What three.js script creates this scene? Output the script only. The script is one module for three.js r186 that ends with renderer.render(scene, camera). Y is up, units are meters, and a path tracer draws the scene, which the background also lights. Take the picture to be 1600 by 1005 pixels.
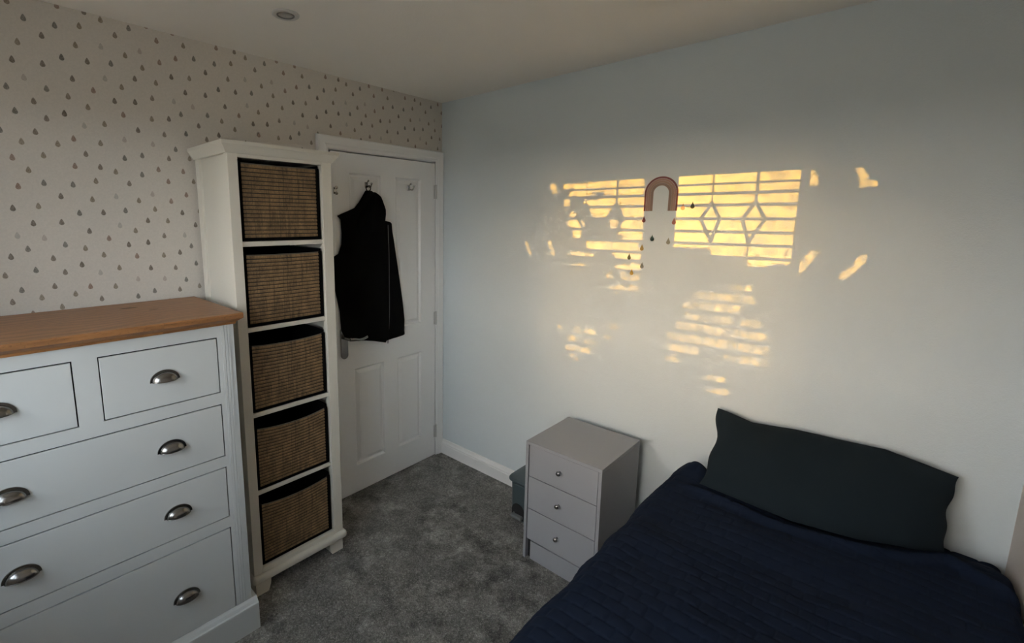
import * as THREE from 'three';
import { RoundedBoxGeometry } from 'three/addons/geometries/RoundedBoxGeometry.js';
import { mergeGeometries, mergeVertices } from 'three/addons/utils/BufferGeometryUtils.js';

// ---------------------------------------------------------------- camera
const scene = new THREE.Scene();
const W = 1600, H = 1005, FOCAL = 735.74;
const camera = new THREE.PerspectiveCamera(2 * Math.atan(H / 2 / FOCAL) * 180 / Math.PI, W / H, 0.05, 200);
camera.position.set(-2.2266, 1.6286, 2.2317);
camera.rotation.order = 'YXZ';
camera.rotation.set(-0.1565, -0.8012, 0.0054);
camera.setViewOffset(W, H, 97.8, 42, W, H);           // the photograph is a crop: its lens axis lies left of and above its middle
scene.add(camera);

// ---------------------------------------------------------------- light: a low sun and a hazy evening sky
const EXPOSURE = 8.8, SHIFT = 0.0;               // SHIFT: how far the rays drift along the wall on their way across the room
const RAY = new THREE.Vector3(2.95, -0.22, -SHIFT).normalize();      // the way the sun's rays travel
const sun = new THREE.DirectionalLight(new THREE.Color().setRGB(1.0, 0.50, 0.05), 0.68);
sun.position.copy(RAY).multiplyScalar(-20).add(new THREE.Vector3(-1.4, 1.3, 1.4));
sun.target.position.set(-1.4, 1.3, 1.4);
sun.castShadow = true; sun.shadow.radius = 0.15; sun.shadow.mapSize.set(4096, 4096);
Object.assign(sun.shadow.camera, { left: -4, right: 4, top: 4, bottom: -4, near: 1, far: 40 });
scene.add(sun, sun.target);
{
  const w = 512, h = 256, data = new Float32Array(w * h * 4), toSun = RAY.clone().negate();
  const g1 = 0.80, g2 = 0.95, hg = (c, g) => (1 - g * g) / Math.pow(1 + g * g - 2 * g * c, 1.5) / (4 * Math.PI);
  for (let j = 0; j < h; j++) for (let i = 0; i < w; i++) {
    const el = ((j + 0.5) / h - 0.5) * Math.PI, az = ((i + 0.5) / w - 0.5) * 2 * Math.PI;
    const d = [Math.cos(el) * Math.cos(az), Math.sin(el), Math.cos(el) * Math.sin(az)];
    const c = d[0] * toSun.x + d[1] * toSun.y + d[2] * toSun.z, up = Math.max(0, d[1]);
    const k = Math.pow(1 - up, 2.5), a1 = hg(c, g1), a2 = hg(c, g2);
    const o = (j * w + i) * 4, west = d[1] < 0 ? 0.12 : 1.15 * (0.28 + 0.72 * Math.pow((1 + c) / 2, 1.5));   // dusk: the sky opposite the sun is darker
    data[o] = (0.80 + 1.10 * k) * west + 1.4 * a1 + 0.35 * a2;
    data[o + 1] = (1.03 + 1.09 * k) * west + 0.86 * a1 + 0.21 * a2;
    data[o + 2] = (1.28 + 1.04 * k) * west + 0.30 * a1 + 0.08 * a2;
    data[o + 3] = 1;
  }
  const sky = new THREE.DataTexture(data, w, h, THREE.RGBAFormat, THREE.FloatType);
  sky.mapping = THREE.EquirectangularReflectionMapping;
  sky.minFilter = sky.magFilter = THREE.LinearFilter; sky.needsUpdate = true;
  scene.background = sky; scene.backgroundIntensity = 1.0;
}
const renderer = new THREE.WebGLRenderer({ antialias: true });
renderer.toneMapping = THREE.LinearToneMapping;
renderer.toneMappingExposure = EXPOSURE;
renderer.shadowMap.enabled = true;

// ---------------------------------------------------------------- helpers
function rng(seed) { let a = seed >>> 0; return () => { a = (a + 0x6D2B79F5) >>> 0; let t = Math.imul(a ^ (a >>> 15), 1 | a); t = (t + Math.imul(t ^ (t >>> 7), 61 | t)) ^ t; return ((t ^ (t >>> 14)) >>> 0) / 4294967296; }; }
const lerp = (a, b, t) => a + (b - a) * t, clamp = (x, a = 0, b = 1) => Math.min(b, Math.max(a, x));
const smooth = (a, b, x) => { const t = clamp((x - a) / (b - a)); return t * t * (3 - 2 * t); };
function lattice(seed, n) { const r = rng(seed), g = new Float32Array(n * n); for (let i = 0; i < g.length; i++) g[i] = r(); return (x, y) => { x *= n; y *= n; const i = Math.floor(x), j = Math.floor(y); let u = x - i, v = y - j; u = u * u * (3 - 2 * u); v = v * v * (3 - 2 * v); const I = ((i % n) + n) % n, J = ((j % n) + n) % n, I1 = (I + 1) % n, J1 = (J + 1) % n; return lerp(lerp(g[J * n + I], g[J * n + I1], u), lerp(g[J1 * n + I], g[J1 * n + I1], u), v); }; }
function texture(w, h, fn, srgb, sx = 1, sy = 1) {          // fn(u, v) -> [r, g, b] 0..1; sx, sy: metres that one tile covers
  const data = new Uint8Array(w * h * 4);
  for (let j = 0; j < h; j++) for (let i = 0; i < w; i++) { const c = fn((i + 0.5) / w, (j + 0.5) / h), o = (j * w + i) * 4; for (let k = 0; k < 3; k++) data[o + k] = clamp(c[k]) * 255; data[o + 3] = 255; }
  const t = new THREE.DataTexture(data, w, h, THREE.RGBAFormat);
  t.wrapS = t.wrapT = THREE.RepeatWrapping; t.magFilter = THREE.LinearFilter; t.minFilter = THREE.LinearMipmapLinearFilter; t.generateMipmaps = true;
  if (srgb) t.colorSpace = THREE.SRGBColorSpace;
  t.repeat.set(1 / sx, 1 / sy); t.needsUpdate = true; return t;
}
const rgb = (r, g, b) => new THREE.Color().setRGB(r, g, b);
const std = (c, roughness, more = {}) => new THREE.MeshPhysicalMaterial({ color: c, roughness, metalness: 0, ...more });
function metresUV(g) {                                       // box projection, uv in metres
  const p = g.attributes.position, n = g.attributes.normal, uv = new Float32Array(p.count * 2);
  for (let i = 0; i < p.count; i++) {
    const ax = Math.abs(n.getX(i)), ay = Math.abs(n.getY(i)), az = Math.abs(n.getZ(i)), x = p.getX(i), y = p.getY(i), z = p.getZ(i);
    if (ay >= ax && ay >= az) { uv[2 * i] = x; uv[2 * i + 1] = z; } else if (ax >= az) { uv[2 * i] = z; uv[2 * i + 1] = y; } else { uv[2 * i] = x; uv[2 * i + 1] = y; }
  }
  g.setAttribute('uv', new THREE.BufferAttribute(uv, 2)); return g;
}
function bx(x0, x1, y0, y1, z0, z1, r = 0.0015) {
  const w = x1 - x0, h = y1 - y0, d = z1 - z0, rr = Math.min(r, w / 2.01, h / 2.01, d / 2.01);
  const g = rr > 0 ? new RoundedBoxGeometry(w, h, d, 2, rr) : new THREE.BoxGeometry(w, h, d);
  g.translate((x0 + x1) / 2, (y0 + y1) / 2, (z0 + z1) / 2); return g;
}
const taken = {};
function numbered(name) { const n = taken[name] ?? 0; taken[name] = n + 1; return n ? name + '_' + String(n).padStart(3, '0') : name; }
function mesh(name, geos, material, parent = scene) {
  let list = (Array.isArray(geos) ? geos : [geos]).map((g) => { const q = g.index ? g.toNonIndexed() : g.clone(); for (const k of Object.keys(q.attributes)) if (!['position', 'normal', 'uv'].includes(k)) q.deleteAttribute(k); q.morphAttributes = {}; return q; });
  const m = new THREE.Mesh(list.length > 1 ? mergeGeometries(list) : (Array.isArray(geos) ? geos[0] : geos), material);
  if (material.userData.metres) metresUV(m.geometry);
  m.name = parent === scene ? numbered(name) : name; m.castShadow = m.receiveShadow = true; parent.add(m);
  if (parent !== scene && parent.userData.origin) m.position.sub(parent.userData.origin);
  return m;
}
function thing(name, label, category, origin, group) {       // parts are modelled in room coordinates; the group stands at the thing's base
  const o = new THREE.Group(); o.name = numbered(name); o.position.set(...origin);
  o.userData = { label, category, origin: new THREE.Vector3(...origin) }; if (group) o.userData.group = group;
  scene.add(o); return o;
}
function structure(name, origin = [0, 0, 0], label) { const o = new THREE.Group(); o.name = name; o.position.set(...origin); o.userData = { kind: 'structure', origin: new THREE.Vector3(...origin) }; if (label) o.userData.label = label; scene.add(o); return o; }
function sub(name, geos, material, part) {                   // a sub-part, modelled in room coordinates
  const m = mesh(name, geos, material, new THREE.Group()); m.parent.remove(m);
  const off = new THREE.Vector3(); for (let p = part; p && p !== scene; p = p.parent) off.add(p.position);
  m.position.sub(off); part.add(m); return m;
}
function tube(points, r, seg = 24, radial = 8) { return new THREE.TubeGeometry(new THREE.CatmullRomCurve3(points.map((p) => new THREE.Vector3(...p))), seg, r, radial); }
function cyl(a, b, r0, r1 = r0, n = 16) { const A = new THREE.Vector3(...a), B = new THREE.Vector3(...b), d = B.clone().sub(A), g = new THREE.CylinderGeometry(r1, r0, d.length(), n); g.applyQuaternion(new THREE.Quaternion().setFromUnitVectors(new THREE.Vector3(0, 1, 0), d.normalize())); const m = A.add(B).multiplyScalar(0.5); g.translate(m.x, m.y, m.z); return g; }
function ball(x, y, z, r) { const g = new THREE.SphereGeometry(r, 16, 12); g.translate(x, y, z); return g; }
function grid(nu, nv, fn, closeU = false) {                  // indexed surface over (u, v) in 0..1
  const pos = [], uv = [], idx = [];
  for (let j = 0; j <= nv; j++) for (let i = 0; i <= nu; i++) { const u = i / nu, v = j / nv, p = fn(u, v); pos.push(p[0], p[1], p[2]); uv.push(p[3] ?? u, p[4] ?? v); }
  for (let j = 0; j < nv; j++) for (let i = 0; i < nu; i++) { const a = j * (nu + 1) + i, b = a + 1, c = a + nu + 1, d = c + 1; idx.push(a, b, d, a, d, c); }
  const g = new THREE.BufferGeometry(); g.setAttribute('position', new THREE.Float32BufferAttribute(pos, 3)); g.setAttribute('uv', new THREE.Float32BufferAttribute(uv, 2)); g.setIndex(idx); g.computeVertexNormals(); return g;
}
function prism(profile, axis, a, b) {                        // closed profile swept straight along 'x' (profile z,y) or 'z' (profile x,y)
  const s = new THREE.Shape(profile.map((p) => new THREE.Vector2(...p)));
  const g = new THREE.ExtrudeGeometry(s, { depth: b - a, bevelEnabled: false, steps: 1 });
  if (axis === 'z') g.translate(0, 0, a); else { g.rotateY(Math.PI / 2); g.scale(1, 1, -1); const p = g.index; g.translate(a, 0, 0); flip(g); }
  g.computeVertexNormals(); return g;
}
function flip(g) { if (g.index) { const a = g.index.array; for (let i = 0; i < a.length; i += 3) { const t = a[i]; a[i] = a[i + 1]; a[i + 1] = t; } } else for (const k of Object.keys(g.attributes)) { const at = g.attributes[k], s = at.itemSize, a = at.array; for (let i = 0; i < at.count; i += 3) for (let c = 0; c < s; c++) { const t = a[i * s + c]; a[i * s + c] = a[(i + 1) * s + c]; a[(i + 1) * s + c] = t; } } return g; }

// ---------------------------------------------------------------- materials
const n8 = lattice(1, 8), n16 = lattice(2, 16), n32 = lattice(3, 32), n64 = lattice(4, 64), n128 = lattice(5, 128), n256 = lattice(6, 256), n512 = lattice(7, 512);
const rollerBump = texture(512, 512, (u, v) => { const a = 0.5 * n256(u, v) + 0.3 * n128(u, v) + 0.2 * n64(u, v); return [a, a, a]; }, false, 0.5, 0.5);
const brushBump = texture(256, 256, (u, v) => { const a = 0.6 * n128(u * 0.25, v) + 0.4 * n64(u, v); return [a, a, a]; }, false, 0.3, 0.3);
const metres = { userData: { metres: true } };
const M = {
  blueWall: std(rgb(0.665, 0.72, 0.735), 0.75, { bumpMap: rollerBump, bumpScale: 0.0006, ...metres }),
  plainWall: std(rgb(0.72, 0.64, 0.575), 0.85, { bumpMap: rollerBump, bumpScale: 0.0006, ...metres }),
  ceiling: std(rgb(0.91, 0.87, 0.80), 0.9, { bumpMap: rollerBump, bumpScale: 0.0005, ...metres }),
  doorPaint: std(rgb(0.84, 0.835, 0.81), 0.38, { bumpMap: brushBump, bumpScale: 0.0002, ...metres }),
  trimPaint: std(rgb(0.86, 0.855, 0.83), 0.35, { bumpMap: brushBump, bumpScale: 0.0003, ...metres }),
  dresserPaint: std(rgb(0.57, 0.59, 0.58), 0.5, { ...metres }),
  shelfPaint: std(rgb(0.70, 0.665, 0.575), 0.5, { bumpMap: brushBump, bumpScale: 0.0003, ...metres }),
  steel: std(rgb(0.62, 0.61, 0.58), 0.5, { metalness: 0.7 }),
  nickel: std(rgb(0.26, 0.25, 0.235), 0.24, { metalness: 1 }),
  darkNickel: std(rgb(0.25, 0.24, 0.23), 0.35, { metalness: 1 }),
  chrome: std(rgb(0.45, 0.44, 0.43), 0.15, { metalness: 1 }),
  greyLaminate: std(rgb(0.315, 0.32, 0.335), 0.42, { bumpMap: rollerBump, bumpScale: 0.0001, ...metres }),
  gapBlack: std(rgb(0.012, 0.012, 0.013), 0.9),
  blackCloth: std(rgb(0.0025, 0.0025, 0.0025), 1, { specularIntensity: 0.2 }),
  binPlastic: std(rgb(0.055, 0.078, 0.085), 0.4),
  pedal: std(rgb(0.16, 0.17, 0.17), 0.35),
  whitePlastic: std(rgb(0.62, 0.60, 0.56), 0.4),
  frostedLens: std(rgb(0.5, 0.49, 0.46), 0.3),
  casingPaint: std(rgb(0.86, 0.855, 0.83), 0.35, { side: THREE.DoubleSide }),
  windowWhite: std(rgb(0.75, 0.75, 0.73), 0.35),
  lead: std(rgb(0.10, 0.10, 0.105), 0.5, { metalness: 0.6 }),
  glass: std(rgb(1, 1, 1), 0.0, { transmission: 1, thickness: 0, ior: 1.5, side: THREE.DoubleSide }),
  leaf: std(rgb(0.30, 0.26, 0.07), 1, { side: THREE.DoubleSide, transmission: 0.3, thickness: 0 }),
  bark: std(rgb(0.09, 0.065, 0.045), 0.9),
  brick: std(rgb(0.30, 0.20, 0.15), 0.9),
};
// wallpaper: one printed repeat, 532 x 545 mm, of raindrops
{
  const drops = [91,128,128,86,222,152,298,155,210,85,280,102,346,141,434,136,387,99,171,41,105,549,263,33,414,34,526,115,85,489,164,493,219,527,293,530,365,539,468,1,530,35,58,71,243,460,439,500,511,499,37,541,62,399,167,411,225,396,302,431,393,460,128,363,280,368,365,405,433,412,493,437,76,323,157,310,209,335,389,358,326,315,485,357,15,374,122,260,434,307,526,302,31,255,82,223,180,226,227,250,307,243,136,182,258,199,380,195,440,211,535,208,53,167,493,161];
  const pale = [263,300,385,265,39,446,110,437,342,481,481,259,339,47,464,61];
  const tw = 0.532, th = 0.545, w = 1024, h = 1049, cover = new Float32Array(w * h), tone = new Float32Array(w * h * 3), r = rng(11);
  const tones = [[0.50, 0.455, 0.40], [0.44, 0.40, 0.355], [0.55, 0.50, 0.425], [0.465, 0.45, 0.41], [0.57, 0.48, 0.42]];
  function stamp(x, y, c, strength) {
    const cx = x / tw * w, cy = (y + 0.0075 * x / tw) / th * h, s = w / tw;
    for (let dy = -18; dy <= 0.022 * s; dy++) for (let dx = -20; dx <= 20; dx++) {
      const X = dx / s, Y = dy / s + 0.002;                  // round below, drawn out to a point above
      const half = Y < 0 ? Math.sqrt(Math.max(0, 0.0075 ** 2 - Y * Y)) : 0.0075 * Math.pow(Math.max(0, 1 - Y / 0.0155), 0.75) * (1 + 0.25 * Y / 0.0155);
      const inside = clamp((half - Math.abs(X)) * s + 0.5) * (Y > -0.0075 && Y < 0.0155 ? 1 : 0);
      if (inside <= 0) continue;
      const i = ((Math.round(cx) + dx) % w + w) % w, j = ((Math.round(cy) + dy) % h + h) % h, o = j * w + i;
      cover[o] = Math.max(cover[o], inside * strength); tone.set(c, o * 3);
    }
  }
  for (let k = 0; k < drops.length; k += 2) stamp(drops[k] / 1000, drops[k + 1] / 1000, tones[Math.floor(r() * 5)], 0.80 + 0.15 * r());
  for (let k = 0; k < pale.length; k += 2) stamp(pale[k] / 1000, pale[k + 1] / 1000, k % 4 ? [0.50, 0.42, 0.38] : [0.46, 0.45, 0.41], 0.30);
  const t = texture(w, h, (u, v) => {
    const o = Math.floor(v * h) * w + Math.floor(u * w), a = cover[o] * (0.72 + 0.5 * n256(u, v)), g = 0.985 + 0.03 * n128(u, v), base = [0.815 * g, 0.785 * g, 0.74 * g];
    return base.map((b, k) => lerp(b, tone[o * 3 + k], clamp(a)));
  }, true);
  M.wallpaper = std(rgb(1, 1, 1), 0.85, { map: t, bumpMap: rollerBump, bumpScale: 0.0003 });
}
{ // carpet: short twist pile, mottled grey with trodden patches
  const c = texture(2048, 2048, (u, v) => {
    const a = 0.55 * n512(u, v) + 0.45 * n256(u, v), m = 0.5 * n16(u, v) + 0.3 * n32(u, v) + 0.2 * n64(u, v), f = n128(u, v);
    const b8 = n8(u, v); let l = 0.485 + 0.26 * (a - 0.5) + 0.30 * (m - 0.5) * smooth(0.25, 0.75, b8) + 0.16 * (m - 0.5) + 0.12 * (f - 0.5);
    if (a > 0.74) l += 0.09;
    return [l * 1.015, l, l * 0.955];
  }, true, 1.1, 1.1);
  const b = texture(2048, 2048, (u, v) => { const a = 0.6 * n512(u, v) + 0.4 * n256(u, v); return [a, a, a]; }, false, 1.1, 1.1);
  M.carpet = std(rgb(1, 1, 1), 1, { map: c, bumpMap: b, bumpScale: 0.006, ...metres, sheen: 0.2, sheenRoughness: 0.6, sheenColor: rgb(0.5, 0.5, 0.5) });
}
{ // oak
  const f = (u, v) => { const warp = 0.03 * n8(u, v) + 0.012 * n16(u, v), y = v + warp, g = n128(u * 0.12, y) * 0.5 + n256(u * 0.2, y) * 0.3 + n512(u * 0.4, y) * 0.2, ring = 0.5 + 0.5 * Math.sin((y * 22 + 1.6 * n8(u * 0.7 + 0.3, v)) * 6.283); return 0.62 * g + 0.38 * ring; };
  const t = texture(1024, 1024, (u, v) => {
    const a = f(u, v), pore = n512(u * 0.25, v * 1.0) > 0.83 ? 0.86 : 1; let c = [lerp(0.50, 0.70, a) * pore, lerp(0.345, 0.49, a) * pore, lerp(0.215, 0.30, a) * pore];
    return c;
  }, true, 0.9, 0.9);
  M.oak = std(rgb(1, 1, 1), 0.42, { map: t, ...metres });
  M.knot = std(rgb(0.05, 0.03, 0.018), 0.7);
}
{ // bamboo matting: split canes bound in rows by dark cord
  const rows = 18;
  const t = texture(512, 512, (u, v) => {
    const k = Math.floor(v * rows), y = v * rows - k, cane = n128(u * 0.75 + k * 0.013, v * 0.5) * 0.55 + n256(u * 0.6, v * 0.12 + 0.3) * 0.45, slow = n16(u, v * 0.4);
    const dark = n64(u * 0.9, v * 0.06 + 0.5) > 0.80 ? 0.82 : 1, seam = smooth(0.10, 0.20, y) * (1 - smooth(0.90, 0.99, y));
    const l = (0.345 + 0.17 * cane + 0.10 * (slow - 0.5)) * dark, s = 0.16 + 0.84 * seam;
    return [l * 1.14 * s, l * 0.92 * s, l * 0.64 * s];
  }, true);
  M.bamboo = std(rgb(1, 1, 1), 0.6, { map: t });
}
const weave = texture(512, 512, (u, v) => { const a = 0.5 + 0.25 * Math.sin(u * 256 * 6.283) * Math.sin(v * 256 * 6.283) + 0.3 * (n512(u, v) - 0.5); return [a, a, a]; }, false, 0.25, 0.25);
M.navyQuilt = std(rgb(0.0075, 0.0135, 0.0290), 0.95, { bumpMap: weave, bumpScale: 0.0004, specularIntensity: 0.25 });
M.pillowCloth = std(rgb(0.0125, 0.0195, 0.0250), 0.95, { bumpMap: weave, bumpScale: 0.0003, specularIntensity: 0.25 });

// ---------------------------------------------------------------- the room
const XL = -2.80, ZF = 2.574, HC = 2.366;
const DX0 = -0.838, DX1 = -0.076, DTOP = 1.985;              // door leaf
const tag = (m, label) => { m.userData.kind = 'structure'; if (label) m.userData.label = label; return m; };
tag(mesh('floor', bx(XL - 0.3, 0.15, -0.15, 0, -0.3, ZF + 0.15, 0), M.carpet), 'mottled grey twist pile carpet');
tag(mesh('ceiling', bx(XL - 0.3, 0.15, HC, HC + 0.2, -0.3, ZF + 0.15, 0), M.ceiling), 'plain off-white ceiling');
tag(mesh('wall_right', bx(0, 0.15, 0, HC, -0.12, ZF + 0.15, 0), M.blueWall), 'pale grey-blue painted wall');
tag(mesh('wall_front', bx(XL - 0.3, 0, 0, HC, ZF, ZF + 0.15, 0), M.plainWall), 'warm grey wall beside the bed');
function holed(x0, x1, y0, y1, hole, depth) { const s = new THREE.Shape([[x0, y0], [x1, y0], [x1, y1], [x0, y1]].map((p) => new THREE.Vector2(...p))); s.holes.push(new THREE.Path(hole.map((p) => new THREE.Vector2(...p)))); return new THREE.ExtrudeGeometry(s, { depth, bevelEnabled: false }); }
{
  const g = holed(XL - 0.3, 0, 0, HC, [[DX0 - 0.03, 0], [DX1 + 0.03, 0], [DX1 + 0.03, DTOP + 0.03], [DX0 - 0.03, DTOP + 0.03]], 0.12); g.translate(0, 0, -0.12);
  const p = g.attributes.position, uv = g.attributes.uv;
  for (let i = 0; i < p.count; i++) uv.setXY(i, p.getX(i) / 0.532, (p.getY(i) + 0.0141 * p.getX(i)) / 0.545);
  tag(mesh('wall_back', g, M.wallpaper), 'cream wallpaper printed with small grey-brown raindrops');
  tag(mesh('wall_hall', bx(DX0 - 0.2, 0, -0.15, DTOP + 0.2, -0.30, -0.122, 0), M.plainWall));
}
// window opening in the wall behind the camera: side lights beyond two leaded casements
const WZ0 = 0.62 + SHIFT, WZ1 = 2.17 + SHIFT, WY0 = 1.00, WY1 = 2.12, WX = -2.95;
{
  const g = holed(-0.3, ZF + 0.15, 0, HC, [[WZ0, WY0], [WZ1, WY0], [WZ1, WY1], [WZ0, WY1]], 0.30);
  g.rotateY(-Math.PI / 2); g.translate(XL, 0, 0);            // x -> z, depth -> -x
  tag(mesh('wall_left', g, M.plainWall));
  const win = structure('window_1', [WX, WY0, (WZ0 + WZ1) / 2]);
  const bars = [], F = 0.035, gy0 = 1.07, gy1 = 2.046;
  const panes = [[0.665, 0.872], [0.902, 1.332], [1.476, 1.912], [1.942, 2.132]].map((p) => p.map((z) => z + SHIFT));
  bars.push(bx(WX - 0.035, WX + 0.035, WY0, gy0, WZ0, WZ1, 0.004), bx(WX - 0.035, WX + 0.035, gy1, WY1, WZ0, WZ1, 0.004));
  const edges = [WZ0, ...panes.flat(), WZ1];
  for (let k = 0; k < edges.length; k += 2) bars.push(bx(WX - 0.035, WX + 0.035, gy0, gy1, edges[k], edges[k + 1], 0.004));
  mesh('window_frame', bars, M.windowWhite, win);
  mesh('window_sill', bx(XL - 0.11, XL + 0.04, WY0 - 0.03, WY0 + 0.002, WZ0 - 0.05, WZ1 + 0.05, 0.006), M.windowWhite, win);
  for (const [a, b] of panes) mesh('pane', bx(WX - 0.002, WX + 0.002, gy0, gy1, a, b, 0), M.glass, win);
  const lines = [1.785, 1.746, 1.698, 1.641, 1.587, 1.535, 1.483, 1.443];
  for (let y = 1.392; y > 0.86; y -= 0.0512) lines.push(y);
  for (const [k, [a, b]] of [[1, panes[1]], [2, panes[2]]]) {
    const came = (z0, y0, z1, y1, r = 0.0064) => mesh('lead_came', cyl([WX, y0 + 0.22, z0 + SHIFT], [WX, y1 + 0.22, z1 + SHIFT], r, r, 8), M.lead, win);
    const o = k === 2 ? 0 : -0.579;
    lines.forEach((y) => came(a - SHIFT, y, b - SHIFT, y, y > 1.78 ? 0.0046 : 0.0064));
    for (const [zt, zl, zr, zb] of [[1.616, 1.578, 1.652, 1.624], [1.776, 1.733, 1.814, 1.764]]) {
      came(zt + o, 1.825, zt + o, 1.706, zt < 1.7 ? 0.0028 : 0.005); came(zt + o, 1.706, zl + o, 1.641, 0.007); came(zt + o, 1.706, zr + o, 1.641, 0.007);
      came(zl + o, 1.641, zb + o, 1.548, 0.007); came(zr + o, 1.641, zb + o, 1.548, 0.007); for (const [jz, jy, jr] of [[zt, 1.704, 0.011], [zb, 1.552, 0.011], [zl, 1.641, 0.009]]) mesh('lead_joint', ball(WX, jy + 0.22, jz + o + SHIFT, jr), M.lead, win); came(zb + o, 1.548, zb + o, 0.855, 0.003);
    }
  }
}
// garden outside: ground, and a shrub whose gaps let spots of sun through (set out in metres on the plane that the rays reach)
tag(mesh('ground_outside', bx(-40, XL - 0.32, -0.5, -0.3, -30, 30, 0), std(rgb(0.36, 0.32, 0.26), 0.95)));
{
  const quads = [[0.958,1.813,1.319,1.823,1.321,1.744,1.191,1.751,1.103,1.780,0.958,1.807],[1.032,1.722,1.177,1.741,1.179,1.697,1.100,1.698],[1.185,1.733,1.33,1.740,1.33,1.695,1.195,1.697],[1.054,1.691,1.164,1.686,1.135,1.642,1.078,1.649],[1.226,1.685,1.33,1.684,1.33,1.645,1.235,1.660],[1.216,1.609,1.260,1.631,1.33,1.638,1.33,1.589,1.262,1.595],[1.210,1.572,1.33,1.582,1.33,1.539,1.272,1.552],[1.193,1.475,1.33,1.488,1.33,1.445,1.226,1.447],[1.213,1.408,1.33,1.422,1.33,1.396,1.229,1.394],[1.247,1.362,1.33,1.378,1.33,1.341,1.264,1.341],[1.281,1.309,1.33,1.321,1.33,1.295,1.289,1.295],
    [1.46,1.84,1.93,1.84,1.93,1.471,1.871,1.472,1.767,1.443,1.760,1.523,1.46,1.523],[1.629,1.523,1.76,1.523,1.74,1.490,1.64,1.488]];
  const ovals = [[1.008,1.772,0.047,0.018],[1.119,1.509,0.063,0.025],[1.249,1.511,0.055,0.029],[0.964,1.618,0.024,0.016],[0.993,1.563,0.017,0.025],[1.007,1.457,0.024,0.009],[1.019,1.398,0.020,0.007],[1.055,1.456,0.017,0.006],[0.966,1.665,0.012,0.009],[0.927,1.806,0.020,0.009],[0.927,1.716,0.011,0.020],[1.181,1.356,0.011,0.013],[1.188,1.612,0.024,0.018],[1.228,1.300,0.032,0.013],[1.012,1.614,0.016,0.013],[1.019,1.055,0.018,0.017],[1.092,1.059,0.021,0.009],[0.993,1.006,0.021,0.015],[1.095,1.005,0.021,0.011],[0.986,0.952,0.021,0.017],[1.061,0.954,0.025,0.009],[0.998,0.901,0.025,0.015],[1.215,1.108,0.015,0.009],[1.194,1.047,0.010,0.007],[0.912,1.055,0.007,0.006]];
  const rods = [[1.530,1.166,1.848,1.165,0.011],[1.465,1.105,1.856,1.112,0.012],[1.465,1.051,1.600,1.056,0.011],[1.734,1.054,1.866,1.062,0.010],[1.465,0.996,1.520,0.996,0.008],[1.561,1.203,1.726,1.215,0.008],[1.773,1.216,1.824,1.215,0.007],[1.551,1.254,1.756,1.268,0.009],[1.593,1.305,1.793,1.311,0.010],[1.725,1.356,1.783,1.358,0.006],[1.655,0.944,1.718,0.955,0.007],[1.672,0.893,1.734,0.901,0.007],
    [1.936,1.436,1.980,1.510,0.010],[2.076,1.432,2.130,1.508,0.009],[1.943,1.808,1.955,1.773,0.013],[2.077,1.812,2.096,1.783,0.008],[2.088,1.757,2.126,1.761,0.006],[0.681,1.504,0.705,1.447,0.005],[0.832,1.509,0.855,1.458,0.009],[0.838,1.818,0.852,1.780,0.012]];
  const seg = (x, y, a, b, c, d) => { const t = clamp(((x - a) * (c - a) + (y - b) * (d - b)) / ((c - a) ** 2 + (d - b) ** 2)); return Math.hypot(x - a - t * (c - a), y - b - t * (d - b)); };
  function clear(x, y) {                                     // distance to the nearest gap, negative inside one
    let best = 9;
    for (const q of quads) { let inside = false, e = 9; for (let i = 0, j = q.length - 2; i < q.length; j = i, i += 2) { if ((q[i + 1] > y) !== (q[j + 1] > y) && x < (q[j] - q[i]) * (y - q[i + 1]) / (q[j + 1] - q[i + 1]) + q[i]) inside = !inside; e = Math.min(e, seg(x, y, q[j], q[j + 1], q[i], q[i + 1])); } best = Math.min(best, inside ? -e : e); }
    for (const [a, b, c, d] of ovals) best = Math.min(best, (Math.hypot((x - a) / c, (y - b) / d) - 1) * Math.min(c, d));
    for (const [a, b, c, d, w] of rods) best = Math.min(best, seg(x, y, a, b, c, d) - w * (y > 1.4 ? 0.7 : 1.25));
    return best;
  }
  const leafShape = new THREE.Shape(); leafShape.moveTo(0, -1); leafShape.quadraticCurveTo(1.3, -0.1, 0, 1); leafShape.quadraticCurveTo(-1.3, -0.1, 0, -1);
  const leafGeo = new THREE.ShapeGeometry(leafShape, 4), face = new THREE.Quaternion().setFromUnitVectors(new THREE.Vector3(0, 0, 1), RAY);
  function crown(r, spots, X0, owner, deep) {
    const leaves = new THREE.InstancedMesh(leafGeo, M.leaf, spots.length), q = new THREE.Quaternion(), e = new THREE.Euler(), m4 = new THREE.Matrix4();
    spots.forEach(([x, y, s], i) => {
      const at = new THREE.Vector3(X0, y + 0.22 / 2.95 * -X0, x + SHIFT / 2.95 * -X0).addScaledVector(RAY, (r() - 0.5) * deep);
      q.setFromEuler(e.set((r() - 0.5) * 1.1, (r() - 0.5) * 1.1, r() * 6.283)).premultiply(face);
      m4.compose(at.sub(owner.position), q, new THREE.Vector3(s, s, s)); leaves.setMatrixAt(i, m4);
    });
    leaves.name = 'foliage'; leaves.userData.kind = 'stuff'; leaves.castShadow = leaves.receiveShadow = true; owner.add(leaves);
  }
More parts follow.
